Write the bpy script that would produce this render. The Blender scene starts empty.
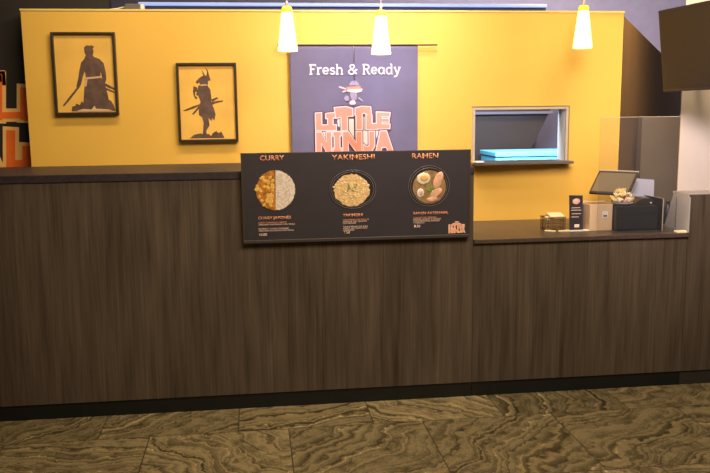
import bpy, bmesh, math, random
from mathutils import Vector, Matrix
random.seed(7)
S = bpy.context.scene
COL = S.collection
PI = math.pi

# ------------------------------------------------------------------ camera
cd = bpy.data.cameras.new('camera'); cam = bpy.data.objects.new('camera', cd); COL.objects.link(cam)
cd.sensor_fit = 'HORIZONTAL'; cd.sensor_width = 36.0; cd.lens = 813.83 / 710 * 36.0
cd.clip_start = 0.05; cd.clip_end = 100
PITCH, ROLL, YAW = 0.152687, -0.0111789, 0.1229075
fw = Vector((math.sin(YAW)*math.cos(PITCH), math.cos(YAW)*math.cos(PITCH), -math.sin(PITCH)))
rt = Vector((math.cos(YAW), -math.sin(YAW), 0)); up = rt.cross(fw)
r2 = math.cos(ROLL)*rt + math.sin(ROLL)*up; u2 = -math.sin(ROLL)*rt + math.cos(ROLL)*up
M4 = Matrix((r2, u2, -fw)).transposed().to_4x4(); M4.translation = Vector((0, -3.70807, 1.381625))
cam.matrix_world = M4
S.camera = cam

# ------------------------------------------------------------------ world, lights, exposure
S.view_settings.view_transform = 'Standard'; S.view_settings.look = 'None'
S.view_settings.exposure = 0.0; S.view_settings.gamma = 1.0; S.view_settings.use_curve_mapping = False
w = bpy.data.worlds.new('world'); S.world = w; w.use_nodes = True
w.node_tree.nodes['Background'].inputs[0].default_value = (0.9, 0.75, 0.6, 1)
w.node_tree.nodes['Background'].inputs[1].default_value = 0.06
def area(name, loc, target, size, sizey, power, color, spread=PI):
    l = bpy.data.lights.new(name, 'AREA'); l.shape = 'RECTANGLE'; l.size = size; l.size_y = sizey
    l.energy = power; l.color = color; l.spread = spread
    o = bpy.data.objects.new(name, l); COL.objects.link(o); o.location = loc
    o.rotation_euler = (Vector(target) - Vector(loc)).to_track_quat('-Z', 'Y').to_euler(); return o
area('hall_light', (0.75, -2.2, 2.8), (0.65, 0.2, 0.7), 1.8, 0.8, 58, (1.0, 0.74, 0.46))
area('hall_light_pale', (1.4, -1.7, 2.85), (0.8, -0.2, 0.2), 0.9, 0.6, 34, (1.0, 0.90, 0.82))  # paler second area light under the hall ceiling
area('wall_fill', (0.35, -0.25, 3.0), (0.30, 0.63, 1.35), 2.6, 0.15, 15, (1.0, 0.82, 0.58), 1.6)  # unseen strip added to brighten the yellow wall above the counter
area('banner_haze_fill', (0.75, -0.5, 2.75), (0.62, 0.6, 1.45), 0.25, 0.15, 5.5, (0.72, 0.66, 1.0), 1.0)  # unseen lamp added to imitate the lavender flare haze around the banner
area('back_room_light', (3.6, 4.6, 3.2), (5.0, 8.2, 2.0), 1.2, 1.2, 290, (1.0, 0.86, 0.90))
area('brown_wall_fill', (2.15, 0.45, 3.1), (2.75, 1.9, 1.4), 0.3, 0.3, 40, (1.0, 0.72, 0.36), 1.8)  # unseen fill added to brighten the angled brown wall
area('kitchen_light', (1.45, 0.82, 1.66), (1.85, 1.45, 1.08), 0.5, 0.1, 24, (0.74, 0.86, 1.0), 2.2)
area('pillar_fill', (1.1, -1.6, 2.0), (2.5, 0.63, 1.25), 0.4, 0.4, 6, (1.0, 0.84, 0.90), 0.9)  # unseen fill added to brighten the cream pillar

# ------------------------------------------------------------------ materials
def mat(name, col, rough=0.6, metal=0.0, emit=None, es=0.0, var=0.06, scale=8.0, spec=0.5, bump=0.0, trans=0.0, alpha=1.0):
    m = bpy.data.materials.new(name); m.use_nodes = True; nt = m.node_tree; b = nt.nodes['Principled BSDF']
    b.inputs['Roughness'].default_value = rough; b.inputs['Metallic'].default_value = metal
    b.inputs['Specular IOR Level'].default_value = spec
    b.inputs['Transmission Weight'].default_value = trans; b.inputs['Alpha'].default_value = alpha
    if emit: b.inputs['Emission Color'].default_value = (*emit, 1); b.inputs['Emission Strength'].default_value = es
    tc = nt.nodes.new('ShaderNodeTexCoord'); n = nt.nodes.new('ShaderNodeTexNoise'); n.inputs['Scale'].default_value = scale
    n.inputs['Detail'].default_value = 4
    nt.links.new(tc.outputs['Object'], n.inputs['Vector'])
    r = nt.nodes.new('ShaderNodeValToRGB'); nt.links.new(n.outputs['Fac'], r.inputs[0])
    r.color_ramp.elements[0].position = .3; r.color_ramp.elements[1].position = .7
    r.color_ramp.elements[0].color = (*[max(0, c*(1-var)) for c in col], 1)
    r.color_ramp.elements[1].color = (*[min(1, c*(1+var)) for c in col], 1)
    nt.links.new(r.outputs[0], b.inputs['Base Color'])
    if bump:
        bp = nt.nodes.new('ShaderNodeBump'); bp.inputs['Strength'].default_value = bump; bp.inputs['Distance'].default_value = .002
        nt.links.new(n.outputs['Fac'], bp.inputs['Height']); nt.links.new(bp.outputs[0], b.inputs['Normal'])
    return m
def laminate(name, dark, light, rough=0.42):
    m = bpy.data.materials.new(name); m.use_nodes = True; nt = m.node_tree; b = nt.nodes['Principled BSDF']
    b.inputs['Roughness'].default_value = rough; b.inputs['Specular IOR Level'].default_value = .35
    tc = nt.nodes.new('ShaderNodeTexCoord')
    def noise(sx, sz, sc, det=4, dist=0.0):
        mp = nt.nodes.new('ShaderNodeMapping'); mp.inputs['Scale'].default_value = (sx, sx, sz)
        n = nt.nodes.new('ShaderNodeTexNoise'); n.inputs['Scale'].default_value = sc; n.inputs['Detail'].default_value = det
        n.inputs['Distortion'].default_value = dist
        nt.links.new(tc.outputs['Object'], mp.inputs[0]); nt.links.new(mp.outputs[0], n.inputs['Vector']); return n
    a = noise(9, .55, 3.0, 5, .3); c = noise(40, 1.0, 3.0, 3, .1); d = noise(2.2, .5, 2.0, 2)
    m1 = nt.nodes.new('ShaderNodeMix'); m1.data_type = 'FLOAT'; m1.inputs[0].default_value = .45
    nt.links.new(a.outputs['Fac'], m1.inputs[2]); nt.links.new(c.outputs['Fac'], m1.inputs[3])
    m2 = nt.nodes.new('ShaderNodeMix'); m2.data_type = 'FLOAT'; m2.inputs[0].default_value = .3
    nt.links.new(m1.outputs[0], m2.inputs[2]); nt.links.new(d.outputs['Fac'], m2.inputs[3])
    r = nt.nodes.new('ShaderNodeValToRGB'); nt.links.new(m2.outputs[0], r.inputs[0])
    e = r.color_ramp.elements; e[0].position = .36; e[0].color = (*dark, 1); e[1].position = .64; e[1].color = (*light, 1)
    nt.links.new(r.outputs[0], b.inputs['Base Color']); return m
def floor_mat():
    m = bpy.data.materials.new('swirled_stone_tile'); m.use_nodes = True; nt = m.node_tree; b = nt.nodes['Principled BSDF']
    L = nt.links.new; N = nt.nodes.new
    def math_(op, a, c=None, k=None):
        n = N('ShaderNodeMath'); n.operation = op
        for i, v in enumerate((a, c, k)):
            if v is None: continue
            if isinstance(v, (int, float)): n.inputs[i].default_value = v
            else: L(v, n.inputs[i])
        return n.outputs[0]
    tc = N('ShaderNodeTexCoord'); sp = N('ShaderNodeSeparateXYZ'); L(tc.outputs['Object'], sp.inputs[0])
    x, y = sp.outputs[0], sp.outputs[1]
    ty = math_('DIVIDE', math_('ADD', y, 0.375+60*.6), .6); row = math_('FLOOR', ty)
    tx = math_('DIVIDE', math_('ADD', math_('ADD', x, 60*.6+.02), math_('MULTIPLY', row, .22)), .6); colm = math_('FLOOR', tx)
    fx = math_('FRACT', tx); fy = math_('FRACT', ty)
    cid = N('ShaderNodeCombineXYZ'); L(math_('ADD', row, 4.0), cid.inputs[0]); L(colm, cid.inputs[1])
    wn = N('ShaderNodeTexWhiteNoise'); wn.noise_dimensions = '2D'; L(cid.outputs[0], wn.inputs['Vector'])
    ang = math_('MULTIPLY', wn.outputs['Value'], 3.1)
    ang = math_('ADD', ang, -0.2)
    rot = N('ShaderNodeVectorRotate'); rot.rotation_type = 'Z_AXIS'; L(tc.outputs['Object'], rot.inputs['Vector']); L(ang, rot.inputs['Angle'])
    add = N('ShaderNodeVectorMath'); add.operation = 'ADD'; L(rot.outputs[0], add.inputs[0])
    off = N('ShaderNodeVectorMath'); off.operation = 'SCALE'; L(wn.outputs['Color'], off.inputs[0]); off.inputs['Scale'].default_value = 30
    L(off.outputs[0], add.inputs[1])
    n1 = N('ShaderNodeTexNoise'); n1.inputs['Scale'].default_value = 1.1; n1.inputs['Detail'].default_value = 3; n1.inputs['Roughness'].default_value = .5; n1.inputs['Distortion'].default_value = .5
    L(add.outputs[0], n1.inputs['Vector'])
    s2 = N('ShaderNodeSeparateXYZ'); L(add.outputs[0], s2.inputs[0])
    n2 = N('ShaderNodeTexNoise'); n2.inputs['Scale'].default_value = 14; n2.inputs['Detail'].default_value = 6; n2.inputs['Roughness'].default_value = .7
    L(add.outputs[0], n2.inputs['Vector'])
    ph = math_('ADD', math_('MULTIPLY', s2.outputs[0], 8.0), math_('MULTIPLY', n1.outputs['Fac'], 6.0))
    ph = math_('ADD', ph, math_('MULTIPLY', n2.outputs['Fac'], 1.0))
    # one-dimensional noise along the phase gives veins of uneven width
    v = N('ShaderNodeTexNoise'); v.noise_dimensions = '1D'; v.inputs['Scale'].default_value = 4.2; v.inputs['Detail'].default_value = 7; v.inputs['Roughness'].default_value = .70
    L(ph, v.inputs['W'])
    mix = N('ShaderNodeMix'); mix.data_type = 'FLOAT'; mix.inputs[0].default_value = .34; L(v.outputs['Fac'], mix.inputs[2]); L(n2.outputs['Fac'], mix.inputs[3])
    r = N('ShaderNodeValToRGB'); L(mix.outputs[0], r.inputs[0]); e = r.color_ramp.elements
    e[0].position = .33; e[0].color = (.022, .016, .008, 1); e[1].position = .65; e[1].color = (.62, .50, .26, 1)
    for p, c in ((.40, (.060, .044, .020, 1)), (.48, (.15, .115, .052, 1)), (.55, (.30, .235, .115, 1)), (.60, (.22, .15, .055, 1))):
        q = e.new(p); q.color = c
    # grout
    g = math_('MINIMUM', math_('MINIMUM', fx, math_('SUBTRACT', 1.0, fx)), math_('MINIMUM', fy, math_('SUBTRACT', 1.0, fy)))
    gm = math_('LESS_THAN', g, .004)
    tone = N('ShaderNodeMapRange'); L(wn.outputs['Value'], tone.inputs[0]); tone.inputs[3].default_value = .68; tone.inputs[4].default_value = 1.3
    mul = N('ShaderNodeVectorMath'); mul.operation = 'SCALE'; L(r.outputs[0], mul.inputs[0]); L(tone.outputs[0], mul.inputs['Scale'])
    cm = N('ShaderNodeMix'); cm.data_type = 'RGBA'; L(gm, cm.inputs[0]); L(mul.outputs[0], cm.inputs[6]); cm.inputs[7].default_value = (.06, .045, .025, 1)
    L(cm.outputs[2], b.inputs['Base Color']); b.inputs['Roughness'].default_value = .33; b.inputs['Specular IOR Level'].default_value = .4
    return m
def glass_mat():
    m = bpy.data.materials.new('clear_acrylic'); m.use_nodes = True; nt = m.node_tree
    for n in list(nt.nodes):
        if n.type != 'OUTPUT_MATERIAL': nt.nodes.remove(n)
    out = nt.nodes['Material Output']; t = nt.nodes.new('ShaderNodeBsdfTransparent'); t.inputs[0].default_value = (.93, .93, .93, 1)
    d = nt.nodes.new('ShaderNodeBsdfDiffuse'); d.inputs[0].default_value = (.75, .75, .78, 1)
    g = nt.nodes.new('ShaderNodeBsdfGlossy'); g.inputs['Roughness'].default_value = .05
    a = nt.nodes.new('ShaderNodeMixShader'); a.inputs[0].default_value = .015
    fr = nt.nodes.new('ShaderNodeFresnel'); fr.inputs[0].default_value = 1.3
    c = nt.nodes.new('ShaderNodeMixShader')
    nt.links.new(t.outputs[0], a.inputs[1]); nt.links.new(d.outputs[0], a.inputs[2])
    nt.links.new(fr.outputs[0], c.inputs[0]); nt.links.new(a.outputs[0], c.inputs[1]); nt.links.new(g.outputs[0], c.inputs[2])
    nt.links.new(c.outputs[0], out.inputs[0]); return m

yellow = mat('yellow_wall_paint', (.78, .465, .072), .55, var=.03, scale=3)
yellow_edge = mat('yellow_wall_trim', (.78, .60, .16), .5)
brown = mat('wall_shade_brown', (.28, .165, .07), .6, var=.08)  # shaded tone of the rear wall put into the paint
lavender = mat('pale_rear_wall_paint', (.42, .39, .50), .7)
darkwall = mat('near_black_wall_paint', (.018, .013, .010), .7)
greybrown = mat('grey_brown_panel_paint', (.11, .088, .068), .6)
cream = mat('cream_pillar_paint', (.80, .70, .60), .55, var=.03, scale=2)
ceil_m = mat('ceiling_paint', (.10, .09, .09), .8)
lam = laminate('dark_wood_laminate', (.046, .033, .022), (.135, .100, .070))
top_m = mat('dark_stone_worktop', (.034, .024, .028), .5, var=.3, scale=60)
topl_m = mat('brown_worktop', (.080, .055, .042), .36, var=.2, scale=60)
toe_m = mat('black_toe_kick', (.005, .007, .006), .5)
toe2_m = mat('grey_toe_kick', (.030, .026, .022), .5)
grey_end = mat('light_grey_ledge', (.36, .33, .29), .5)
black = mat('black_plastic', (.012, .012, .013), .4)
blackf = mat('black_frame_wood', (.036, .022, .014), .4)
screen_m = mat('dark_screen_glass', (.018, .014, .012), .30, spec=.22)
print_bg = mat('amber_print_paper', (.80, .47, .085), .6, var=.14, scale=5)
print_ink = mat('brown_black_ink', (.11, .060, .042), .7, var=.3, scale=30)
print_lt = mat('pale_print_accent', (.62, .42, .22), .7)
hazed_cloth = mat('flare_hazed_cloth', (.138, .125, .195), .85, var=.10, scale=5)  # blue flare haze over black cloth put into the base colour
white_t = mat('pinkish_white_print', (.88, .74, .76), .7)
logo_o = mat('coral_orange_print', (.80, .27, .18), .7, var=.06)
logo_c = mat('pale_pink_outline', (.90, .58, .55), .7)
logo_k = mat('black_outline_print', (.05, .03, .06), .7)
logo_g = mat('pale_cream_print', (.66, .62, .55), .7)
mur_o = mat('red_orange_mural_paint', (.92, .17, .015), .7, var=.1)
mur_c = mat('cream_mural_outline', (.92, .56, .17), .7)
board_m = mat('black_menu_print', (.036, .030, .035), .5)
board_fr = mat('dark_menu_frame', (.050, .038, .032), .45)
m_or = mat('orange_menu_lettering', (.92, .40, .21), .6)
m_tx = mat('pale_menu_lettering', (.95, .70, .56), .6)
rice_m = mat('white_rice', (.74, .64, .52), .7, var=.25, scale=120, bump=.5)
curry_m = mat('curry_sauce', (.50, .20, .03), .4, var=.4, scale=60)
potato_m = mat('golden_curry_chunks', (.80, .46, .09), .5, var=.2, scale=60)
fried_m = mat('fried_rice_grains', (.76, .50, .20), .6, var=.25, scale=80)
green_m = mat('chopped_green_onion', (.22, .34, .07), .6)
bowl_m = mat('dark_glazed_bowl', (.035, .030, .034), .25)
bowlrim_m = mat('grey_bowl_rim', (.20, .17, .17), .3)
broth_m = mat('ramen_broth', (.34, .20, .08), .35, var=.3, scale=60)
egg_m = mat('egg_white', (.82, .70, .48), .5); yolk_m = mat('egg_yolk', (.80, .48, .14), .5)
pork_m = mat('pink_pork_slice', (.74, .42, .25), .5, var=.2, scale=50)
fish_m = mat('white_fish_cake', (.80, .70, .66), .5)
alu = mat('brushed_window_frame', (.60, .50, .36), .4, metal=.2)
dgrey = mat('dark_grey_shelf', (.12, .10, .09), .45)
white_p = mat('bright_blue_laminate', (.17, .64, .96), .5)
dim_wall = mat('dim_kitchen_wall', (.10, .11, .28), .7)
hood_m = mat('brown_hood_panel', (.022, .010, .010), .6)
kraft = mat('tan_cardboard', (.70, .50, .30), .75, var=.06)
paper = mat('cream_paper', (.86, .74, .46), .7)
paperw = mat('white_paper', (.85, .78, .70), .7)
wire_m = mat('brown_wire', (.16, .10, .05), .4, metal=.4)
bluegrey = mat('pale_blue_grey_plastic', (.58, .58, .68), .4)
petal_y = mat('yellow_dried_petals', (.95, .68, .24), .7, var=.2, scale=40)
petal_c = mat('cream_dried_petals', (.95, .80, .52), .7, var=.15, scale=40)
petal_p = mat('dusky_pink_petals', (.85, .45, .32), .7, var=.2, scale=40)
brass = mat('pale_pink_metal', (.72, .50, .42), .35, metal=.3)
glow = mat('glowing_white_glass', (.9, .8, .5), .4, emit=(1.0, .68, .17), es=5.0)
glow_cap = mat('amber_glass_collar', (.8, .6, .05), .4, emit=(1.0, .66, .02), es=1.0)
blue_led = mat('blue_light_tube', (.3, .4, .7), .4, emit=(.20, .28, .62), es=.8)
glass = glass_mat()
edge_m = mat('acrylic_edge', (.50, .42, .30), .3)

# ------------------------------------------------------------------ mesh helpers
class MB:
    def __init__(s): s.bm = bmesh.new()
    def box(s, x0, y0, z0, x1, y1, z1, bev=0.0):
        r = bmesh.ops.create_cube(s.bm, size=1)['verts']
        for v in r: v.co = Vector(((x0+x1)/2+v.co.x*(x1-x0), (y0+y1)/2+v.co.y*(y1-y0), (z0+z1)/2+v.co.z*(z1-z0)))
        if bev:
            ed = list({e for v in r for e in v.link_edges})
            bmesh.ops.bevel(s.bm, geom=ed, offset=bev, segments=2, affect='EDGES', profile=.5)
        return s
    def prism(s, pts, axis, a, b):          # 2D polygon extruded along an axis
        def P(p, t):
            return {'y': (p[0], t, p[1]), 'x': (t, p[0], p[1]), 'z': (p[0], p[1], t)}[axis]
        A = [s.bm.verts.new(P(p, a)) for p in pts]; B = [s.bm.verts.new(P(p, b)) for p in pts]
        n = len(pts); s.bm.faces.new(A); s.bm.faces.new(B[::-1])
        for i in range(n): s.bm.faces.new((A[i], B[i], B[(i+1) % n], A[(i+1) % n]))
        return s
    def lathe(s, prof, cx, cy, seg=32):     # profile of (radius, z)
        rings = []
        for r, z in prof:
            rings.append([s.bm.verts.new((cx+r*math.cos(2*PI*k/seg), cy+r*math.sin(2*PI*k/seg), z)) for k in range(seg)] if r > 1e-6 else [s.bm.verts.new((cx, cy, z))])
        for A, B in zip(rings, rings[1:]):
            for k in range(seg):
                j = (k+1) % seg
                f = [A[k % len(A)], A[j % len(A)], B[j % len(B)], B[k % len(B)]]
                f = list(dict.fromkeys(f))
                if len(f) > 2: s.bm.faces.new(f)
        return s
    def tube(s, pts, r, seg=8, flat=None, r1=None):
        pts = [Vector(p) for p in pts]; rings = []; n = len(pts)
        for i, p in enumerate(pts):
            t = (pts[min(i+1, n-1)]-pts[max(i-1, 0)]).normalized()
            a = Vector((0, 1, 0)) if abs(t.y) < .9 else Vector((1, 0, 0))
            u = t.cross(a).normalized(); v = t.cross(u).normalized()
            rr = r if r1 is None else r+(r1-r)*i/(n-1)
            rings.append([s.bm.verts.new(p+u*rr*math.cos(2*PI*k/seg)+v*rr*(flat if flat else 1)*math.sin(2*PI*k/seg)) for k in range(seg)])
        for A, B in zip(rings, rings[1:]):
            for k in range(seg): s.bm.faces.new((A[k], A[(k+1) % seg], B[(k+1) % seg], B[k]))
        s.bm.faces.new(rings[0][::-1]); s.bm.faces.new(rings[-1]); return s
    def blob(s, c, rx, ry, rz, sub=2, jit=0.0, rot=0.0):
        r = bmesh.ops.create_icosphere(s.bm, subdivisions=sub, radius=1)['verts']
        for v in r:
            k = 1+random.uniform(-jit, jit); x, y, z = v.co.x*rx*k, v.co.y*ry*k, v.co.z*rz*k
            v.co = Vector((c[0]+x*math.cos(rot)-z*math.sin(rot), c[1]+y, c[2]+x*math.sin(rot)+z*math.cos(rot)))
        return s
    def build(s, name, m, parent=None, smooth=False):
        bmesh.ops.recalc_face_normals(s.bm, faces=s.bm.faces)
        me = bpy.data.meshes.new(name)
        if parent is not None:
            o0 = world_loc(parent); bmesh.ops.translate(s.bm, verts=s.bm.verts, vec=-o0); loc = None
        else:
            vs = [v.co for v in s.bm.verts]
            loc = Vector(((min(v.x for v in vs)+max(v.x for v in vs))/2, (min(v.y for v in vs)+max(v.y for v in vs))/2, min(v.z for v in vs)))
            bmesh.ops.translate(s.bm, verts=s.bm.verts, vec=-loc)
        s.bm.to_mesh(me); s.bm.free(); me.materials.append(m)
        if smooth:
            for p in me.polygons: p.use_smooth = True
        o = bpy.data.objects.new(name, me); COL.objects.link(o)
        if parent is not None: o.parent = parent
        else: o.location = loc
        return o
def world_loc(o):
    v = Vector(o.location)
    while o.parent is not None: o = o.parent; v += Vector(o.location)
    return v
def thing(name, label, cat, loc, group=None):
    o = bpy.data.objects.new(name, None); COL.objects.link(o); o.location = loc; o.empty_display_size = .05
    o['label'] = label; o['category'] = cat
    if group: o['group'] = group
    return o
def tag(o, label, cat, group=None):
    o['label'] = label; o['category'] = cat
    if group: o['group'] = group
    return o
def struct(o): o['kind'] = 'structure'; return o
def text(name, body, x, y, z, height, m, parent, width=None, bold=0.0, align='LEFT', depth=.0006):
    """block lettering as a mesh standing in the XZ plane, x/z = left (or centre) of the base line"""
    c = bpy.data.curves.new(name, 'FONT'); c.body = body; c.size = 1; c.offset = bold; c.extrude = 0.0; c.align_x = 'LEFT'
    t = bpy.data.objects.new(name, c); COL.objects.link(t)
    bpy.context.view_layer.update()
    me = bpy.data.meshes.new_from_object(t.evaluated_get(bpy.context.evaluated_depsgraph_get()))
    bpy.data.objects.remove(t); bpy.data.curves.remove(c)
    xs = [v.co.x for v in me.vertices]; ys = [v.co.y for v in me.vertices]
    x0, x1, y1 = min(xs), max(xs), 0.72
    sy = height/y1; sx = (width/(x1-x0)) if width else sy
    base = world_loc(parent); W = (x1-x0)*sx
    dx = {'LEFT': 0, 'CENTER': -W/2}[align]
    bm = bmesh.new(); bm.from_mesh(me)
    for v in bm.verts: v.co = Vector((x+dx+(v.co.x-x0)*sx, y, z+v.co.y*sy))-base
    ex = bmesh.ops.extrude_face_region(bm, geom=list(bm.faces))
    bmesh.ops.translate(bm, verts=[g for g in ex['geom'] if isinstance(g, bmesh.types.BMVert)], vec=(0, depth, 0))
    bmesh.ops.recalc_face_normals(bm, faces=bm.faces)
    bm.to_mesh(me); bm.free(); me.materials.clear(); me.materials.append(m)
    o = bpy.data.objects.new(name, me); COL.objects.link(o); o.parent = parent; return o

# ------------------------------------------------------------------ room structure
struct(MB().box(-6, -7, -.1, 9, 8.4, 0).build('floor', floor_mat()))
struct(MB().box(-6, -7, 3.3, 9, 8.4, 3.4).build('ceiling', ceil_m))
struct(MB().box(-6, 8.2, 0, 9, 8.4, 3.3).build('wall_back', lavender))
struct(MB().box(-6, -7, 0, -5.9, 8.2, 3.3).build('wall_left', darkwall))
# yellow partition with the pass-through opening
YW = .63
x0, x1, zt = -1.125, 2.022, 1.900
ox0, ox1, oz0, oz1 = 1.192, 1.712, 1.100, 1.386
wb = MB()
wb.box(x0, YW, 0, ox0, YW+.11, zt).box(ox1, YW, 0, x1, YW+.11, zt)
wb.box(ox0, YW, 0, ox1, YW+.11, oz0).box(ox0, YW, oz1, ox1, YW+.11, zt)
struct(wb.build('wall_front', yellow))
struct(MB().box(x0-.004, YW-.004, zt-.006, x1+.004, YW+.114, zt+.003).build('trim_1', yellow_edge))
# added angled wall: its brown stands in for shade on the rear wall
struct(MB().prism([(2.026, .68), (6.47, 8.14), (6.37, 8.19), (1.95, .745)], 'z', 0, 1.9).build('wall_shade_wedge', brown))
struct(MB().box(2.585, 1.50, 0, 3.05, 1.56, 1.323).build('wall_inner', greybrown))
struct(MB().prism([(2.378, .63), (3.9, .63), (3.9, 1.05), (2.62, 1.05)], 'z', 0, 3.3).build('wall_pillar', cream))
struct(MB().box(-3.4, .78, 0, -.72, .86, 2.35).build('wall_side', darkwall))

# kitchen seen through the opening
struct(MB().box(.75, 2.3, 0, 2.55, 2.36, 1.88).build('wall_kitchen', dim_wall))
hd = thing('extractor_hood', 'dark brown slanted hood panel seen through the serving hatch', 'hood', (1.70, 1.9, 1.15))
MB().prism([(1.42, 1.0), (1.90, 1.0), (2.13, 1.46), (1.42, 1.46)], 'y', 1.88, 2.2).build('hood_panel', hood_m, hd)
MB().prism([(1.40, 1.350), (2.085, 1.350), (2.095, 1.368), (1.40, 1.368)], 'y', 1.84, 1.88).build('rim', mat('grey_violet_steel', (.11, .10, .15), .4), hd)
fz = thing('freezer_chest', 'bright blue chest inside the kitchen behind the serving hatch', 'freezer', (1.80, 1.6, 0))
MB().box(1.565, 1.45, 0, 2.16, 1.80, 1.076, .004).build('body', white_p, fz)
MB().box(1.560, 1.44, 1.078, 2.165, 1.81, 1.108, .004).build('lid', white_p, fz)

# window (serving hatch)
wf = struct(MB().box(ox0-.010, YW-.010, oz0-.004, ox0+.004, YW+.11, oz1+.010).box(ox1-.004, YW-.010, oz0-.004, ox1+.010, YW+.11, oz1+.010)
            .box(ox0+.004, YW-.010, oz1-.004, ox1-.004, YW+.11, oz1+.010).build('window_1', alu))
MB().box(ox0-.014, YW-.012, oz1+.010, ox1+.014, YW, oz1+.014).box(ox1+.010, YW-.012, oz0, ox1+.014, YW, oz1+.010).build('outer_bead', mat('brown_bead', (.16, .09, .03), .5), wf)
sh = thing('hatch_shelf', 'thin dark grey shelf at the foot of the serving hatch', 'shelf', (1.45, .55, 1.085))
MB().box(1.178, .540, 1.087, 1.728, YW+.11, 1.1005, .002).build('shelf_board', dgrey, sh)
tag(MB().box(0, 0, 0, .052, .04, .009, .002).build('paper_slip', paperw), 'small white slip lying at the left end of the hatch shelf', 'paper').location = (1.20, .555, 1.101)

MB().box(ox1-.0045, YW+.006, oz0, ox1-.0005, YW+.109, oz1-.005).build('reveal', mat('white_reveal', (.80, .84, .88), .5), wf)

# ------------------------------------------------------------------ counters
def counter(name, label, xa, xb, top, front, toe_mat, tz, topm, yb, over=.0):
    t = thing(name, label, 'counter', ((xa+xb)/2, .3, 0))
    MB().box(xa, 0, .073, xb, yb, top-tz).build('front_panel', lam, t)
    MB().box(xa, .008, 0, xb, .08, .073).build('toe_kick', toe_mat, t)
    MB().box(xa, -.006-over, top-tz, xb, yb, top, .002).build('worktop', topm, t)
    return t
counter('bar_counter', 'tall dark wood-grain counter section with the menu board hung on it', -3.2, 1.022, 1.120, lam, toe_m, .034, top_m, .628)
counter('checkout_counter', 'low dark wood-grain counter section with till items on its brown top', 1.024, 2.098, .776, lam, toe_m, .020, topl_m, .628, .008)
rc = thing('ledge_counter', 'raised dark counter end with light grey sloping side at far right', 'counter', (2.6, .2, 0))
MB().box(2.100, 0, .073, 3.6, .35, .770).build('front_panel', lam, rc)
MB().box(2.100, .008, 0, 3.6, .08, .073).build('toe_kick', toe2_m, rc)
MB().prism([(0, .770), (0, .962), (.014, .962), (.014, .770)], 'x', 2.106, 3.6).build('upper_front', lam, rc)
MB().prism([(.0, .776), (.0, .950), (.155, .950), (.235, .776)], 'x', 2.100, 2.106).build('side_panel', grey_end, rc)
MB().prism([(.014, .950), (.014, .966), (.165, .966), (.155, .950)], 'x', 2.100, 3.6).build('ledge_top', grey_end, rc)

# ------------------------------------------------------------------ mural letters on the dark wall at the left
def stroke(mb, pts, wdt, y, th, ext):
    """flat letter stroke made of thick segments; pts in x,z metres"""
    for (xa, za), (xb, zb) in zip(pts, pts[1:]):
        d = Vector((xb-xa, zb-za)); d.normalize(); n = Vector((-d.y, d.x)); h = wdt/2
        a = Vector((xa, za))-d*ext; b = Vector((xb, zb))+d*ext
        mb.prism([tuple(a+n*h), tuple(b+n*h), tuple(b-n*h), tuple(a-n*h)], 'y', y, y-th)
mu = thing('wall_lettering', 'orange and cream block letters on the dark wall at far left', 'sign', (-1.25, .78, 1.1))
def mp(px, py): return (-1.291+px*.0050-(py-80)*.00037, 1.562-(py-80)*.00516)
for (nm, grow, m, dep) in (('letter_outline', .036, mur_c, .002), ('letter_fill', 0.0, mur_o, .004)):
    for pts, wd in (([(-9, 78), (-1.5, 78), (-1.5, 116)], 8.0), ([(-1.5, 115), (25, 115)], 6.5), ([(24.5, 91), (24.5, 116)], 8.0),
                    ([(-22, 128), (-4, 166)], 8.0), ([(11, 134), (11, 168)], 9.0), ([(27, 150), (27, 168)], 9.0), ([(11, 164), (27, 164)], 8.0)):
        b = MB(); stroke(b, [mp(*p) for p in pts], wd*.0050+grow, .78-.0001, dep+random.uniform(0, .0004), wd*.0025*.9+grow*.5)
        b.build(nm, m, mu)

# ------------------------------------------------------------------ framed prints
def frame(loc, wd, ht, label):
    t = thing('framed_print', label, 'picture', (loc[0], YW, loc[1]), 'samurai prints on the yellow wall')
    a, b = loc[0], loc[0]+wd; c, d = loc[1], loc[1]+ht; f = .013; y0, y1 = .598, YW-.002
    MB().box(a, y0, c, a+f, y1, d, .002).box(b-f, y0, c, b, y1, d, .002).box(a+f, y0, c, b-f, y1, c+f, .002).box(a+f, y0, d-f, b-f, y1, d, .002).build('frame', blackf, t)
    MB().box(a+f, .612, c+f, b-f, y1, d-f).build('print', print_bg, t)
    return t
def silhouette(t, polys, ox, oz, s, sv=None, m=None, name='figure', dy=.001):
    sv = sv or s; b = MB()
    for k, p in enumerate(polys):
        if m: b = MB()
        b.prism([(ox+x*s, oz-y*sv) for x, y in p], 'y', .612, .612-dy-k*.00005)
        if m: b.build(name, m, t)
    if not m: b.build(name, print_ink, t)
f1 = frame((-.984, 1.379), .311, .409, 'framed amber print of a kneeling swordsman seen from behind, leftmost on the yellow wall')
f1['label'] = 'framed amber print of a bare-backed swordsman lowering his blade, left of the two'
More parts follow.
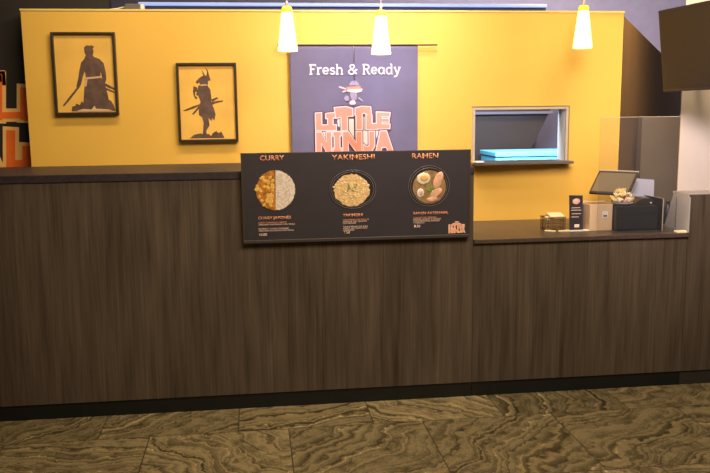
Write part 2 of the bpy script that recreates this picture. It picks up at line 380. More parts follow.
# local drawing unit: the print spans 0..80 by 0..105
s1 = .311/87
silhouette(f1, [
    [(51, 22), (54, 19), (58, 19.5), (61, 19), (64, 21), (62, 23), (63, 27), (61.5, 31), (57, 34), (53, 32), (51, 28)],           # head with topknot
    [(53, 31), (61, 31), (63, 34), (70, 36.5), (75, 42), (77, 52), (77.5, 62), (75, 69), (72.5, 69), (72, 60), (70.5, 52), (70, 60), (51, 60), (50, 52), (47, 60), (44, 70), (40.5, 74.5), (38, 72), (41, 62), (43.5, 50), (46, 41), (50, 37)],
    [(51, 59), (70, 59), (74, 66), (78, 82), (80, 96), (80, 104), (46, 104), (46, 92), (48, 76)],                                    # skirt
    [(41, 70.5), (42.5, 72.5), (27, 91), (21, 97), (19, 96.5), (25, 89)],                                                            # sword held low
    [(71, 66), (82, 71), (88, 75), (88, 77), (80, 74), (71, 69)], [(71, 71), (88, 79.5), (88, 81), (72, 75)],                          # scabbards
    [(30, 104), (31, 98), (35, 97), (37, 94), (41, 96), (44, 91), (47, 95), (50, 104)], [(72, 104), (72, 92), (77, 88), (82, 91), (85, 96), (87, 104)]], -.984-10*s1, 1.788+2.5*s1, s1*1.06, s1*1.075)
silhouette(f1, [[(49, 60.5), (70, 58.5), (70.5, 61), (50, 63)], [(50, 63), (53, 63), (51, 72), (49, 72)], [(38, 103), (45, 101), (56, 102), (60, 97), (62, 101), (78, 102), (84, 104), (38, 104.5)]], -.984-10*s1, 1.788+2.5*s1, s1*1.06, s1*1.075, print_lt, 'pale_accent', .0025)
f2 = frame((-.378, 1.2335), .305, .402, 'framed amber print of an armoured warrior standing in profile, right of the two')
s2 = .305/81
silhouette(f2, [
    [(34, 17), (38, 14), (43, 13), (46, 15), (49, 20), (46, 21), (46, 26), (42, 29), (36, 28), (34, 23), (31, 25), (29, 22)],          # helmet and face
    [(40, 14), (38, 5), (40.5, 9), (43, 14)], [(44, 15), (45.5, 8), (42, 1), (46.5, 6), (48, 13), (50, 20), (47, 18)],                   # crest horns
    [(33, 27), (45, 27), (49, 33), (50, 45), (50, 52), (53, 60), (55, 68), (53, 77), (50, 73), (49, 78), (45, 73), (46, 84), (41, 92), (42, 99), (36, 99), (37, 90), (38, 80), (36, 72), (32, 69), (32, 58), (35, 50), (32, 42), (29, 40), (31, 34)],
    [(10, 62.5), (24, 56.5), (35, 53), (35, 55), (24, 60), (14, 63)], [(50, 51), (58, 49), (66, 48.5), (66, 50), (56, 52.5), (50, 55)],   # swords
    [(22, 68), (32, 56), (34, 58), (25, 68)], [(50, 47), (57, 44), (60, 45), (51, 51)],
    [(26, 28), (31, 30), (31, 36), (28, 36), (28, 42), (31, 44), (29, 47), (26, 42), (25, 36)],
    [(18, 102), (24, 97), (34, 95), (37, 97), (44, 96), (48, 99), (50, 95), (55, 92), (58, 95), (62, 93), (65, 99), (66, 102)]], -.378-3.1*s2, 1.6355-4.35*s2, s2*.98, s2*.955)
silhouette(f2, [[(35, 26), (44, 25.5), (45, 27), (36, 28)]], -.378-3.1*s2, 1.6355-4.35*s2, s2*.98, s2*.955, print_lt, 'pale_accent', .0025)

# ------------------------------------------------------------------ hanging cloth banner
bn = thing('cloth_banner', 'black split cloth banner, blue haze put in its colour, with coral LITTLE NINJA lettering on the yellow wall', 'banner', (.54, .60, 1.05))
MB().tube([(.140, .598, 1.7225), (.980, .598, 1.7225)], .0042, 10).build('rod', blackf, bn)
def cloth(xa, xb, za, zb, nx=40, nz=30):
    b = MB(); g = [[None]*(nz+1) for _ in range(nx+1)]
    for i in range(nx+1):
        for j in range(nz+1):
            x = xa+(xb-xa)*i/nx; z = za+(zb-za)*j/nz; k = 1-j/nz
            y = .599+.0022*math.sin(x*38+.6*math.sin(z*6))*k+.0012*math.sin(x*17+z*5)*k
            g[i][j] = (b.bm.verts.new((x, y, z)), b.bm.verts.new((x, y+.0015, z)))
    for i in range(nx):
        for j in range(nz):
            for q in (0, 1): b.bm.faces.new((g[i][j][q], g[i+1][j][q], g[i+1][j+1][q], g[i][j+1][q]))
    for j in range(nz):
        for i in (0, nx): b.bm.faces.new((g[i][j][0], g[i][j][1], g[i][j+1][1], g[i][j+1][0]))
    for i in range(nx):
        for j in (0, nz): b.bm.faces.new((g[i][j][0], g[i][j][1], g[i+1][j][1], g[i+1][j][0]))
    return b
cloth(.202, .5355, 1.125, 1.722).build('cloth_panel', hazed_cloth, bn, True)
cloth(.5375, .876, 1.125, 1.722).build('cloth_panel', hazed_cloth, bn, True)
MB().box(.5352, .5945, 1.125, .5378, .5975, 1.57).build('slit_seam', logo_k, bn)

# lettering "Fresh & Ready" in rounded slab strokes (unit: x-height 1 = 70, cap 100)
def arc(cx, cy, rx, ry, a0, a1, n=12): return [(cx+rx*math.cos(math.radians(a0+(a1-a0)*i/n)), cy+ry*math.sin(math.radians(a0+(a1-a0)*i/n))) for i in range(n+1)]
G = {
 'F': (66, [[(16, 0), (16, 100)], [(4, 100), (60, 100), (60, 84)], [(16, 53), (48, 53)], [(4, 0), (30, 0)]]),
 'r': (50, [[(14, 0), (14, 68), (4, 68)], [(2, 0), (28, 0)], [(14, 48)]+arc(36, 48, 20, 20, 165, 60, 8)]),
 'e': (64, [[(8, 36), (54, 36)]+arc(31, 36, 23, 33, 0, 320, 20)]),
 's': (54, [arc(26, 50, 17, 17, 20, 200, 10)+[(26, 35)]+arc(26, 18, 18, 17, 60, -160, 12)]),
 'h': (72, [[(4, 104), (14, 104), (14, 0)], [(2, 0), (26, 0)], [(14, 46)]+arc(34, 46, 20, 22, 180, 0, 12)+[(54, 0)], [(44, 0), (66, 0)]]),
 '&': (90, [[(78, 0), (26, 62)]+arc(38, 80, 18, 20, 200, -20, 12)+[(52, 66), (26, 46)]+arc(32, 24, 25, 24, 110, 330, 12)+[(70, 42)], [(62, 46), (84, 46)]]),
 ' ': (36, []),
 'R': (76, [[(16, 0), (16, 100)], [(4, 100), (38, 100)]+arc(38, 76, 22, 24, 90, -90, 12)+[(16, 52)], [(38, 52), (60, 0), (72, 0)], [(4, 0), (28, 0)]]),
 'a': (68, [arc(30, 34, 22, 34, 60, 300, 18), [(52, 68), (52, 6), (62, 0)], [(41, 63), (52, 60)], [(41, 5), (52, 12)]]),
 'd': (70, [arc(30, 34, 22, 34, 50, 310, 18), [(42, 104), (53, 104), (53, 0), (64, 0)]]),
 'y': (66, [[(4, 68), (22, 68)], [(12, 68), (34, 4)], [(44, 68), (64, 68)], [(56, 68), (30, -20), (14, -30), (6, -26)]]),
}
words = [MB(), MB(), MB()]; wi = 0; pen = 0; S_ = .00046
tot = sum(G[c][0] for c in 'Fresh & Ready')
SX = .484/tot; SZ = .00048
sx0 = .300; z0 = 1.574
for ch in 'Fresh & Ready':
    adv, st = G[ch]; wi += ch == ' '
    for pl in st:
        words[wi].tube([(sx0+(pen+px)*SX, .5955, z0+py*SZ) for px, py in pl], .0036, 8, flat=.22)
    pen += adv
for wbm in words: wbm.build('lettering', white_t, bn)

# LITTLE NINJA emblem, strokes given in picture units (origin = emblem centre, y down)
def rect(xa, ya, xb, yb): return [(xa, ya), (xb, ya), (xb, yb), (xa, yb)]
LET = [  # polygons of every letter, units about 1/190 m on the banner
 [[(-39.5, -18), (-33.5, -18.5), (-33.5, -6), (-26, -6), (-26, -.8), (-39.5, -.8)]],                                    # L
 [[(-29, -17.5), (-19.5, -18.5), (-19.5, -13.5), (-21.8, -13.3), (-21.8, -6), (-18.5, -6), (-18.5, -.8), (-29, -.8), (-29, -6), (-27, -6), (-27, -13), (-29, -12.8)]],  # I
 [[(-20, -23.5), (-8, -24.5), (-1.2, -22.5), (-1.2, -15), (-7, -14.5), (-7, -.4), (-13, -.4), (-13, -14), (-18.5, -13)]],   # T
 [[(1.8, -23), (8, -24.5), (17.5, -24), (18.5, -14), (11, -18), (8.5, -17.6), (8.5, -1.2), (2.6, -1.2), (2.6, -15), (1.5, -16)]],  # T
 [[(13.0, -16), (18.6, -16), (18.8, -6.8), (24.5, -6.8), (24.5, -1.2), (12.8, -1.2)]],                                    # L
 [[(23.8, -18.6), (37.8, -17.8), (37.4, -13.6), (29.4, -14.2), (29.4, -12), (36.8, -11.6), (36.8, -8.4), (29.4, -8.6), (29.4, -6.4), (37.6, -6), (37.4, -1.6), (23.8, -1.8)]],  # E
 [[(-39.5, 1.2), (-34, 1.2), (-28.6, 12), (-28.6, 1.2), (-23.6, 1.2), (-23.6, 22.5), (-28.4, 22.5), (-34.2, 12), (-34.2, 23), (-39.5, 23)]],  # N
 [[(-21.6, 1), (-13.6, 1), (-13.6, 5), (-15, 5), (-15, 18), (-13.6, 18), (-13.6, 22.5), (-21.6, 22.5), (-21.6, 18), (-20.4, 18), (-20.4, 5), (-21.6, 5)]],  # I
 [[(-11.6, 1.2), (-6, 1.2), (2.4, 13), (2.4, 1.2), (8, 1.2), (8, 22.5), (2.8, 22.5), (-6.2, 10.5), (-6.2, 22.5), (-11.6, 22.5)]],  # N
 [[(16, 1.2), (21.4, 1.2), (21.4, 16.5), (18, 22), (10.2, 22), (10.2, 14.5), (12.4, 16.8), (15, 16.8), (16, 15.6)]],  # J
 [[(27.6, 1), (34, 1), (41, 22), (35.6, 22), (34.2, 17.6), (29, 17.6), (27.8, 22), (23, 22)]],   # A
]
def grow(poly, k):
    n = len(poly); a = sum(poly[i][0]*poly[(i+1) % n][1]-poly[(i+1) % n][0]*poly[i][1] for i in range(n)); sg = 1 if a > 0 else -1
    out = []
    for i in range(n):
        p0, p, p1 = Vector(poly[i-1]), Vector(poly[i]), Vector(poly[(i+1) % n])
        d0 = (p-p0).normalized(); d1 = (p1-p).normalized(); n0 = Vector((d0.y, -d0.x))*sg; n1 = Vector((d1.y, -d1.x))*sg
        bis = n0+n1
        if bis.length < .2: bis = n0
        bis.normalize(); c = max(.55, bis.dot(n0)); out.append(tuple(p+bis*(k/c)))
    return out
def emblem(parent, cx, cz, u, y, lift, cols, sh=1.0, layers=((1.7, 0, 'outer_outline'), (.85, 1, 'outline'), (-.25, 2, 'letter'))):
    for kk, (g, ci, nm) in enumerate(layers):
        b = MB()
        for li, polys in enumerate(LET):
            for p in polys:
                d = lift*(kk+1)+li*lift*.05
                b.prism([(cx+x*u, cz-yy*u) for x, yy in grow(p, g)], 'y', y, y-d)
        b.build(nm, cols[ci], parent)
EU = .00510; ecx, ecz = .5320, 1.281
yb_ = .5950
# pale gate posts standing behind the letters
for p in ([(-17, -14), (-5, -14), (-5, -1), (-9, 3), (-12, -2), (-17, -5)], [(-6, -12), (0, -12), (0, 8), (-6, 2)], [(8, -14), (13, -14), (13, -2), (16, 0), (16, 14), (13, 15), (9, 12)], [(22, 0), (26, 0), (24, 9)], [(-33, 0), (-27, 0), (-29, 9)]):
    MB().prism([(ecx+x*EU, ecz-y*EU) for x, y in p], 'y', yb_, yb_-.0004).build('gate_post', logo_g, bn)
emblem(bn, ecx, ecz, EU, yb_, .0009, (logo_k, logo_c, logo_o))
# small headband, cap and body marks above the letters
lilac = mat('dusky_lilac_print', (.34, .30, .40), .7)
for p in ([(-7, -44.5), (7, -45.5), (8, -42.5), (-7, -42)],):
    MB().prism([(ecx+x*EU, ecz-y*EU) for x, y in p], 'y', yb_, yb_-.0012).build('red_band', logo_o, bn)
for p in ([(-7, -42), (9.5, -42.6), (8.5, -39.8), (4, -38.6), (-3, -39), (-6.5, -40)], [(-15, -44), (-14.5, -45.5), (-7.5, -43), (-7.8, -41.8)], [(-12, -38.8), (-11, -40.4), (-7.4, -41.2), (-7.4, -40)],
          [(-4.5, -28), (-3, -30.5), (1, -31), (2.6, -28), (1, -26.6), (-3, -26.6)]):
    MB().prism([(ecx+x*EU, ecz-y*EU) for x, y in p], 'y', yb_, yb_-.0008).build('pale_mark', logo_c, bn)
for p in ([(-4.5, -46), (-3, -49.5), (0, -51), (3, -50.5), (5, -48.5), (6, -46)], [(-3.5, -38.6), (3.5, -38.4), (3, -31), (-1.5, -31), (-3, -34)], [(-10, -33), (-8, -36), (-5, -35), (-5, -31), (-8, -30)], [(4.5, -33), (6, -34), (10, -30.5), (9, -29.5)]):
    MB().prism([(ecx+x*EU, ecz-y*EU) for x, y in p], 'y', yb_, yb_-.0005).build('grey_shape', lilac, bn)

# ------------------------------------------------------------------ menu board on the counter front
BY = -.030
mb_ = thing('menu_board', 'long black menu board with curry, yakimeshi and ramen on the tall counter front', 'menu board', (.478, -.02, .792))
bx0, bx1, bz0, bz1 = -.052, .994, .803, 1.202
MB().box(bx0, BY+.002, bz0, bx1, -.0095, bz1, .002).build('panel', board_m, mb_)
fr = .010
MB().box(bx0-.004, BY, bz0-.011, bx1+.002, -.008, bz0+.004, .002).box(bx0-.004, BY, bz0+.004, bx0+.004, -.008, bz1).box(bx1-.004, BY, bz0+.004, bx1+.004, -.008, bz1).build('frame', board_fr, mb_)
text('heading_lettering', 'CURRY', .030, BY, 1.168, .023, m_or, mb_, .107, .007)
text('heading_lettering', 'YAKIMESHI', .352, BY, 1.165, .024, m_or, mb_, .196, .007)
text('heading_lettering', 'RAMEN', .722, BY, 1.165, .024, m_or, mb_, .122, .007)
def block(x, z, title, tw, lines, price, pz):
    text('dish_title', title, x, BY, z, .013, m_or, mb_, tw, .01)
    for (body, dz, wd, m) in lines: text('small_print', body, x, BY, z-dz, .0062, m, mb_, wd)
    text('price', price, x+.003, BY, pz, .0125, m_tx, mb_, None, .01)
block(.014, .902, 'CURRY JAPONÉS', .148, [('CURRY CON POLLO Y ARROZ', .018, .128, m_or), ('VERDURAS SALTEADAS CON SALSA', .027, .165, m_tx), ('CURRY CON CARNE', .046, .136, m_tx), ('VERDURAS SALTEADAS CON SALSA', .055, .160, m_tx)], '10.00', .826)
block(.399, .905, 'YAKIMESHI', .092, [('YAKIMESHI DE POLLO', .018, .120, m_or), ('ARROZ SALTEADO', .026, .110, m_tx), ('CON VERDURAS', .034, .060, m_tx), ('YAKIMESHI DE RES', .050, .115, m_tx), ('ARROZ SALTEADO CON', .058, .112, m_tx), ('VERDURAS', .066, .052, m_tx)], '7.50', .826)
block(.728, .905, 'RAMEN ARTESANAL', .165, [('CALDO DE CERDO', .017, .108, m_or), ('FIDEOS, HUEVO Y CERDO', .025, .130, m_tx), ('CON VERDURAS FRESCAS', .033, .124, m_tx), ('Y CEBOLLA', .041, .052, m_tx)], '8.50', .845)
emblem(mb_, .934, .836, .00098, BY+.0002, .0006, (board_m, m_tx, m_or), layers=((1.0, 1, 'small_logo_outline'), (-.3, 2, 'small_logo_letters')))
MB().prism([(.924, .868), (.944, .868), (.940, .863), (.928, .863)], 'y', BY, BY-.0008).build('small_logo_mark', m_tx, mb_)
# dish pictures, low relief
def disc(cx, cz, rx, rz, d, n=48, a0=0, a1=360, wob=0.0):
    pts = []
    full = (a1-a0) >= 360
    for i in range(n if full else n+1):
        t = math.radians(a0+(a1-a0)*i/n); k = 1+random.uniform(-wob, wob); pts.append((cx+rx*k*math.cos(t), cz+rz*k*math.sin(t)))
    return MB().prism(pts, 'y', BY+.002, BY+.002-d)
cx, cz = .098, 1.033
disc(cx-.004, cz, .090, .090, .0028, a0=-90, a1=88, wob=.02).build('rice_picture', rice_m, mb_)
disc(cx-.004, cz, .086, .090, .0026, a0=90, a1=270, wob=.02).build('curry_picture', curry_m, mb_)
b = MB()
for k in range(34):
    t = math.radians(random.uniform(97, 262)); r = .083*math.sqrt(random.random()); x = cx-.006+r*math.cos(t); z = cz+r*math.sin(t)
    if x > cx-.012: x = cx-.016
    b.blob((x, BY-.0008, z), random.uniform(.008, .014), .0012, random.uniform(.006, .011), 1, .12, random.uniform(0, 3))
b.build('curry_chunks', potato_m, mb_)
cx, cz = .442, 1.026
disc(cx+.004, cz+.004, .108, .090, .0022).build('yakimeshi_bowl', bowl_m, mb_)
for k, (ex, ez) in enumerate(((.106, .088), (.097, .080))):
    pts = [(cx+.005+ex*math.cos(t*PI/32), BY-.0006, cz+.004+ez*math.sin(t*PI/32)) for t in range(65)]
    MB().tube(pts, .0010, 6, flat=.5).build('bowl_rim', bowlrim_m, mb_)
disc(cx, cz, .082, .073, .0026, wob=.04).build('fried_rice_picture', fried_m, mb_)
b = MB()
for k in range(130):
    t = random.uniform(0, 2*PI); r = math.sqrt(random.random())*1.02
    b.blob((cx+.084*r*math.cos(t), BY-.0008-.0008*(1-r), cz+.064*r*math.sin(t)), random.uniform(.004, .0075), .0012, random.uniform(.003, .005), 1, .1, random.uniform(0, 3))
b.build('rice_grains', mat('light_fried_grains', (.86, .62, .32), .6, var=.3, scale=90), mb_)
b = MB()
for k in range(22): b.blob((cx+random.gauss(.004, .014), BY-.003, cz+.010+random.gauss(0, .009)), .0055, .001, .002, 1, 0, random.uniform(0, 3))
b.build('green_garnish', green_m, mb_)
cx, cz = .803, 1.033
disc(cx-.002, cz+.004, .098, .094, .0020).build('ramen_bowl', bowl_m, mb_)
for ex in (.096, .086):
    MB().tube([(cx-.002+ex*math.cos(t*PI/32), BY-.0006, cz+.004+ex*.97*math.sin(t*PI/32)) for t in range(65)], .0010, 6, flat=.5).build('bowl_rim', bowlrim_m, mb_)
disc(cx, cz, .078, .076, .0026).build('ramen_broth_picture', broth_m, mb_)
MB().blob((cx-.028, BY-.001, cz+.038), .034, .0022, .029, 2).build('egg_half', egg_m, mb_, True)
MB().blob((cx-.025, BY-.003, cz+.041), .019, .0014, .015, 2).build('egg_yolk', yolk_m, mb_, True)
MB().blob((cx-.042, BY-.001, cz-.028), .018, .0022, .022, 2).build('fish_cake', fish_m, mb_, True)
MB().blob((cx-.040, BY-.003, cz-.028), .008, .001, .011, 2).build('fish_cake_swirl', pork_m, mb_, True)
b = MB(); b.blob((cx+.042, BY-.001, cz+.028), .022, .002, .045, 2, .04, -.35); b.blob((cx+.030, BY-.001, cz-.030), .036, .002, .020, 2, .04, .6); b.blob((cx+.012, BY-.001, cz-.058), .028, .002, .012, 2, .04, .1)
b.build('pork_slices', pork_m, mb_, True)
b = MB()
for k in range(26): b.blob((cx+.002+random.gauss(0, .012), BY-.003, cz-.008+random.gauss(0, .016)), .007, .001, .002, 1, 0, random.uniform(0, 3))
b.build('green_garnish', green_m, mb_)

# ------------------------------------------------------------------ pendant lamps
def pendant(x, zb, label, y=.2):
    t = thing('pendant_lamp', label, 'lamp', (x, y, zb), 'pendant lamps above the counter')
    H = .176
    MB().lathe([(.045, zb), (.0462, zb+.004), (.025, zb+H), (.023, zb+H), (.044, zb+.004), (.043, zb)], x, y).build('shade', glow, t, True)
    MB().lathe([(0, zb+H+.026), (.020, zb+H+.025), (.0248, zb+H+.018), (.0255, zb+H), (.023, zb+H-.001), (0, zb+H-.001)], x, y).build('collar', glow_cap, t, True)
    MB().lathe([(0, zb+H+.052), (.005, zb+H+.050), (.0075, zb+H+.044), (.006, zb+H+.026), (0, zb+H+.026)], x, y, 16).build('socket', brass, t, True)
    MB().tube([(x, y, zb+H+.05), (x, y, 3.28)], .0022, 6).build('cord', brass, t)
    MB().lathe([(0, 3.3), (.05, 3.3), (.05, 3.285), (.03, 3.27), (0, 3.27)], x, y, 20).build('ceiling_canopy', brass, t, True)
pendant(.1755, 1.664, 'glowing conical pendant lamp above the left edge of the banner')
pendant(.6175, 1.649, 'glowing conical pendant lamp in front of the right part of the banner')
pendant(1.615, 1.675, 'glowing conical pendant lamp alone above the serving hatch')

# ------------------------------------------------------------------ behind and on top of the partition
ls = thing('light_strip', 'long blue glowing light tube behind the top of the yellow wall', 'light', (.6, 1.0, 1.95))
MB().box(-.60, .99, 1.965, 1.72, 1.01, 1.985, .004).build('tube', blue_led, ls)
MB().box(-.60, 1.01, 1.90, 1.72, 1.02, 1.985).build('backing', mat('navy_backing', (.05, .06, .16), .6), ls)
for x in (-.55, .95): MB().box(x, 1.02, .0, x+.02, 1.04, 1.98).build('post', black, ls)
cb = thing('junction_box', 'small grey box with pale end cap on top of the yellow wall', 'box', (-.56, .69, 1.904))
MB().box(-.625, .66, 1.904, -.548, .72, 1.934, .004).build('housing', mat('grey_box_plastic', (.12, .10, .09), .5), cb)
MB().box(-.548, .665, 1.904, -.530, .715, 1.932, .004).build('end_cap', paperw, cb)
MB().tube([(-.72, .69, 1.906), (-.66, .69, 1.914), (-.625, .69, 1.922)], .003, 6).build('cable', paperw, cb)

# ------------------------------------------------------------------ television at the right
tv = thing('television', 'large dark flat television mounted at an angle before the cream pillar', 'television', (2.12, .0, 1.45))
Y, T = 1.47240066, .12205787
al = Vector((math.cos(Y), -math.sin(Y), 0)); nn = Vector((-math.sin(Y), -math.cos(Y), 0)); upv = Vector((0, 0, 1))*math.cos(T)+nn*math.sin(T)
nrm = al.cross(upv); nrm = nrm if nrm.dot(nn) > 0 else -nrm
def slab(o, ax, uy, nr, s0, s1, t0, t1, d0, d1, bev=0):
    b = MB(); b.box(s0, t0, d0, s1, t1, d1, bev)
    for v in b.bm.verts: v.co = Vector(o)+ax*v.co.x+uy*v.co.y+nr*v.co.z
    return b
O = Vector((2.0948, .30, 1.46209))
slab(O, al, upv, nrm, 0, .72, 0, .405, -.040, 0, .004).build('housing', black, tv)
slab(O, al, upv, nrm, .010, .710, .014, .397, -.001, .002).build('screen', screen_m, tv)
slab(O, al, upv, nrm, .25, .47, .10, .30, -.085, -.038).build('mount_plate', black, tv)
MB().tube([O+al*.36+upv*.2-nrm*.08, Vector((2.35, .3, 1.66)), Vector((2.45, .64, 1.66))], .016, 10).build('mount_arm', black, tv)

# ------------------------------------------------------------------ things on the low counter
CT = .7762
gp = thing('glass_screen', 'tall clear acrylic guard standing on the low counter', 'screen', (1.86, .05, CT))
MB().box(1.655, .047, CT, 2.060, .052, 1.338).build('pane', glass, gp)
MB().box(1.655, .0465, 1.3385, 2.060, .0525, 1.3405).build('top_edge', edge_m, gp)

bk = thing('wire_basket', 'small brown wire basket holding a cream card, left of the little menu stand', 'basket', (1.495, .22, CT))
a0, a1, c0, c1, h = 1.447, 1.548, .185, .265, .066
g_ = MB()
for z in (.006, .026, .046): g_.tube([(a0, c0, CT+z), (a1, c0, CT+z), (a1, c1, CT+z), (a0, c1, CT+z), (a0, c0, CT+z)], .0012, 5)
for i in range(9):
    x = a0+(a1-a0)*i/8
    for y in (c0, c1): g_.tube([(x, y, CT+.004), (x, y, CT+h)], .0012, 5)
for i in range(1, 6):
    y = c0+(c1-c0)*i/6
    for x in (a0, a1): g_.tube([(x, y, CT+.004), (x, y, CT+h)], .0012, 5)
g_.build('wire_mesh', wire_m, bk)
MB().tube([(a0, c0, CT+h), (a1, c0, CT+h), (a1, c1, CT+h), (a0, c1, CT+h), (a0, c0, CT+h)], .0028, 8).build('rim', wire_m, bk)
MB().box(a0, c0, CT, a1, c1, CT+.004).build('base', wire_m, bk)
t = MB().box(-.037, -.03, 0, .037, .03, .008, .002).build('card_stack', paper); tag(t, 'cream card stack propped across the rim of the wire basket', 'cards'); t.location = (1.508, .222, CT+.072); t.rotation_euler = (math.radians(12), 0, 0)
t = MB().box(-.026, -.012, 0, .026, .012, .014, .003).build('notepad', paper); tag(t, 'small cream notepad inside the left of the wire basket', 'notepad'); t.location = (1.475, .225, CT+.053); t.rotation_euler = (.5, 0, .4)
t = MB().box(-.028, -.009, 0, .028, .009, .007, .002).build('paper_slip', paper); tag(t, 'cream slip angled on the counter at the basket front left corner', 'paper', 'slips by the wire basket'); t.location = (1.462, .165, CT); t.rotation_euler = (0, 0, -.7)
t = MB().box(-.030, -.008, 0, .030, .008, .007, .002).build('paper_slip', paper); tag(t, 'cream slip lying straight before the wire basket', 'paper', 'slips by the wire basket'); t.location = (1.527, .150, CT); t.rotation_euler = (0, 0, .05)

ms = thing('tabletop_menu_stand', 'narrow black card menu standing upright beside the wire basket', 'menu', (1.59, .16, CT))
def P3(x, z): return x, z
MB().prism([(1.562, CT+.006), (1.629, CT+.006), (1.624, CT+.178), (1.555, CT+.180)], 'y', .160, .166).build('card', board_m, ms)
MB().box(1.545, .145, CT, 1.660, .185, CT+.005, .001).build('clear_base', paperw, ms)
MB().blob((1.590, .158, CT+.150), .020, .0012, .015, 2, .06).build('dish_picture', petal_p, ms)
MB().blob((1.588, .156, CT+.155), .010, .0012, .006, 1, .1).build('dish_highlight', fish_m, ms)
for k, (z, x0_, x1_) in enumerate(((.116, 1.568, 1.612), (.104, 1.566, 1.618), (.086, 1.570, 1.616), (.070, 1.568, 1.605))):
    MB().box(x0_, .1590, CT+z, x1_, .1602, CT+z+.0028).build('text_line', m_tx, ms)
MB().box(1.585, .1588, CT+.018, 1.610, .1602, CT+.034, .001).build('logo_patch', m_tx, ms)
t = thing('card_holder', 'thin dark upright holder squeezed between menu stand and tan box', 'holder', (1.64, .2, CT))
MB().box(1.634, .195, CT, 1.648, .235, CT+.128, .001).build('sleeve', mat('dark_smoked_plastic', (.16, .11, .10), .3), t)
MB().box(1.630, .19, CT, 1.6525, .24, CT+.004).build('foot', edge_m, t)

kb = thing('cardboard_box', 'tan cardboard box with a small white label on the low counter', 'box', (1.716, .2, CT))
MB().box(1.658, .145, CT, 1.776, .245, CT+.134, .002).build('carton', kraft, kb)
MB().box(1.722, .1435, CT+.066, 1.752, .1450, CT+.098).build('label', paperw, kb)
MB().box(1.727, .1425, CT+.071, 1.747, .1436, CT+.078).build('label_mark', black, kb)
MB().prism([(1.658, CT+.134), (1.776, CT+.134), (1.772, CT+.141), (1.700, CT+.138), (1.664, CT+.146)], 'y', .236, .240).build('top_flap', kraft, kb)
MB().box(1.664, .150, CT+.1342, 1.770, .236, CT+.1352).build('fold_shadow_gap', mat('fold_shade_brown', (.30, .16, .07), .6), kb)  # darker sheet stands in for shade inside the folded top

pr = thing('cash_drawer', 'black box-shaped till unit on the low counter right of the tan box', 'till', (1.90, .2, CT))
MB().box(1.780, .110, CT+.004, 1.998, .275, CT+.124, .004).build('housing', black, pr)
MB().box(1.790, .1075, CT+.012, 1.988, .111, CT+.073, .001).build('drawer_front', mat('black_satin_front', (.018, .018, .019), .35), pr)
for x in (1.79, 1.97): MB().box(x, .13, CT, x+.02, .25, CT+.004).build('foot', black, pr)
sc = thing('receipt_printer', 'low rounded black device lying on top of the black till unit', 'printer', (1.985, .2, CT+.1245))
b = MB(); b.prism([(1.898, CT+.1245), (1.994, CT+.1245), (1.994, CT+.148), (1.982, CT+.157), (1.940, CT+.157), (1.912, CT+.145), (1.900, CT+.134)], 'y', .15, .255)
bmesh.ops.bevel(b.bm, geom=list(b.bm.edges), offset=.003, segments=2, affect='EDGES'); b.build('body', mat('brown_black_plastic', (.030, .018, .014), .3), sc)
MB().box(1.974, .146, CT+.130, 1.982, .152, CT+.138, .001).build('indicator', bluegrey, sc)

mo = thing('touch_monitor', 'tilted dark touch screen monitor behind the tan box', 'monitor', (1.86, .33, CT))
Y, T = .808, .876
al = Vector((math.cos(Y), -math.sin(Y), 0)); nn = Vector((-math.sin(Y), -math.cos(Y), 0)); upv = Vector((0, 0, 1))*math.cos(T)-nn*math.sin(T)
nrm = al.cross(upv); nrm = nrm if nrm.dot(nn) > 0 else -nrm
O = Vector((1.714, .300, .954))
slab(O, al, upv, nrm, 0, .208, 0, .166, -.014, 0, .003).build('housing', blackf, mo)
slab(O, al, upv, nrm, .009, .199, .012, .150, -.001, .0012).build('screen', mat('grey_touch_glass', (.19, .15, .09), .28, spec=.7), mo)
slab(O, al, upv, nrm, -.001, .209, .161, .168, -.010, .003).build('top_edge', edge_m, mo)
cpt = O+al*.12+upv*.09-nrm*.012
MB().tube([cpt, (1.872, .345, .96), (1.872, .345, CT+.008)], .012, 10).build('neck', black, mo)
MB().box(1.80, .290, CT, 1.94, .40, CT+.009, .003).build('base', black, mo)

cdp = thing('document_panel', 'pale blue-grey slanted panel standing behind the black till unit', 'panel', (2.03, .30, CT))
MB().prism([(1.932, CT), (1.990, 1.017), (2.092, 1.007), (2.096, CT)], 'y', .345, .357).build('panel', bluegrey, cdp)
MB().blob((1.998, .343, 1.004), .006, .002, .004, 1).build('clip', paperw, cdp)
MB().box(1.96, .33, CT, 2.09, .40, CT+.004).build('foot', black, cdp)
t = thing('acrylic_divider', 'clear upright acrylic divider with a bright edge right of the till unit', 'divider', (2.045, .2, CT))
MB().box(2.008, .085, CT, 2.012, .29, .936).build('pane', glass, t)
MB().box(2.0075, .083, CT, 2.0125, .085, .938).box(2.0075, .085, .936, 2.0125, .29, .938).build('bright_edge', edge_m, t)

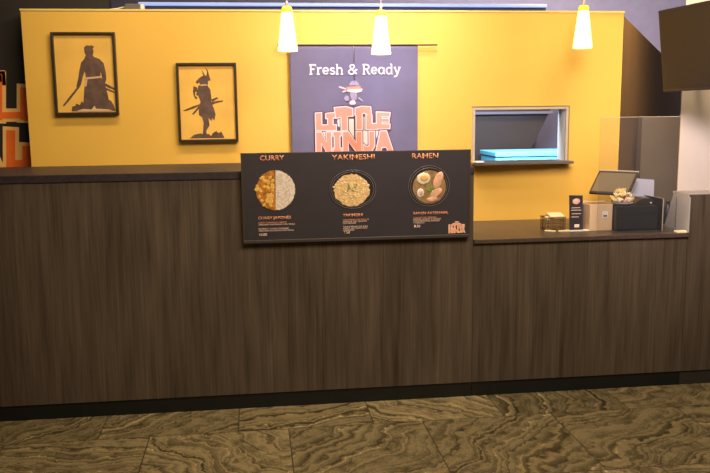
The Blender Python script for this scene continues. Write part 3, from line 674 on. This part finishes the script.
pl = thing('flower_bowl', 'shallow dish heaped with yellow and cream dried flowers on the till unit', 'flowers', (1.838, .175, CT+.1245))
fz0 = CT+.1246; fx_, fy_ = 1.838, .175
MB().lathe([(0, fz0), (.030, fz0), (.052, fz0+.010), (.054, fz0+.013), (.050, fz0+.013), (.028, fz0+.005), (0, fz0+.004)], fx_, fy_, 28).build('dish', bluegrey, pl, True)
random.seed(21)
def blossom(c, r, m):
    b = MB(); n = 7
    for k in range(n):
        a = 2*PI*k/n+random.random()*.3; e = random.uniform(.3, 1.1)
        d = Vector((math.cos(a)*math.cos(e), math.sin(a)*math.cos(e), math.sin(e)))
        b.tube([Vector(c), Vector(c)+d*r*.6, Vector(c)+d*r+Vector((0, 0, r*.15))], r*.34, 6, r1=r*.10)
    b.blob(c, r*.4, r*.4, r*.4, 1, .1); b.build('blossom', m, pl, True)
for (dx, dy, dz, r, m) in [(-.040, -.012, .018, .016, petal_y), (-.022, -.026, .020, .015, petal_c), (0, -.032, .018, .015, petal_p), (.021, -.026, .020, .016, petal_c), (.040, -.010, .020, .014, petal_p), (.036, .02, .024, .016, petal_c), (-.036, .02, .024, .016, petal_y), (0, .03, .025, .018, petal_y),
        (-.030, -.008, .038, .017, petal_c), (-.008, -.016, .040, .018, petal_y), (.014, -.012, .042, .018, petal_c), (.032, -.002, .036, .015, petal_c), (-.016, .010, .052, .016, petal_y), (.006, .008, .056, .016, petal_y), (.022, .012, .050, .014, petal_y)]:
    blossom((fx_+dx*1.15, fy_+dy, fz0+dz*1.15), r*1.25, m)
b = MB()
for (dx, dz) in ((-.020, .088), (-.005, .082), (.018, .084)): b.tube([(fx_+dx*.5, fy_, fz0+.05), (fx_+dx, fy_, fz0+dz)], .003, 6, r1=.0015)
b.build('sprigs', petal_y, pl)

bt = thing('dark_bottle', 'narrow dark bottle standing beside the raised ledge', 'bottle', (2.085, .27, CT))
bxx, byy = 2.150, .300
bt.location = (bxx, byy, CT)
MB().lathe([(0, CT), (.020, CT), (.021, CT+.004), (.021, CT+.085), (.012, CT+.105), (.009, CT+.110), (0, CT+.110)], bxx, byy, 20).build('body', black, bt, True)
MB().lathe([(0, CT+.110), (.010, CT+.110), (.010, CT+.126), (0, CT+.126)], bxx, byy, 16).build('cap', black, bt, True)
t = MB().box(-.026, -.018, 0, .026, .018, .010, .002).build('business_cards', paper); tag(t, 'small stack of pale cards at the foot of the grey ledge side', 'cards'); t.location = (2.068, .060, CT)
t.location = (2.068, .012, CT)
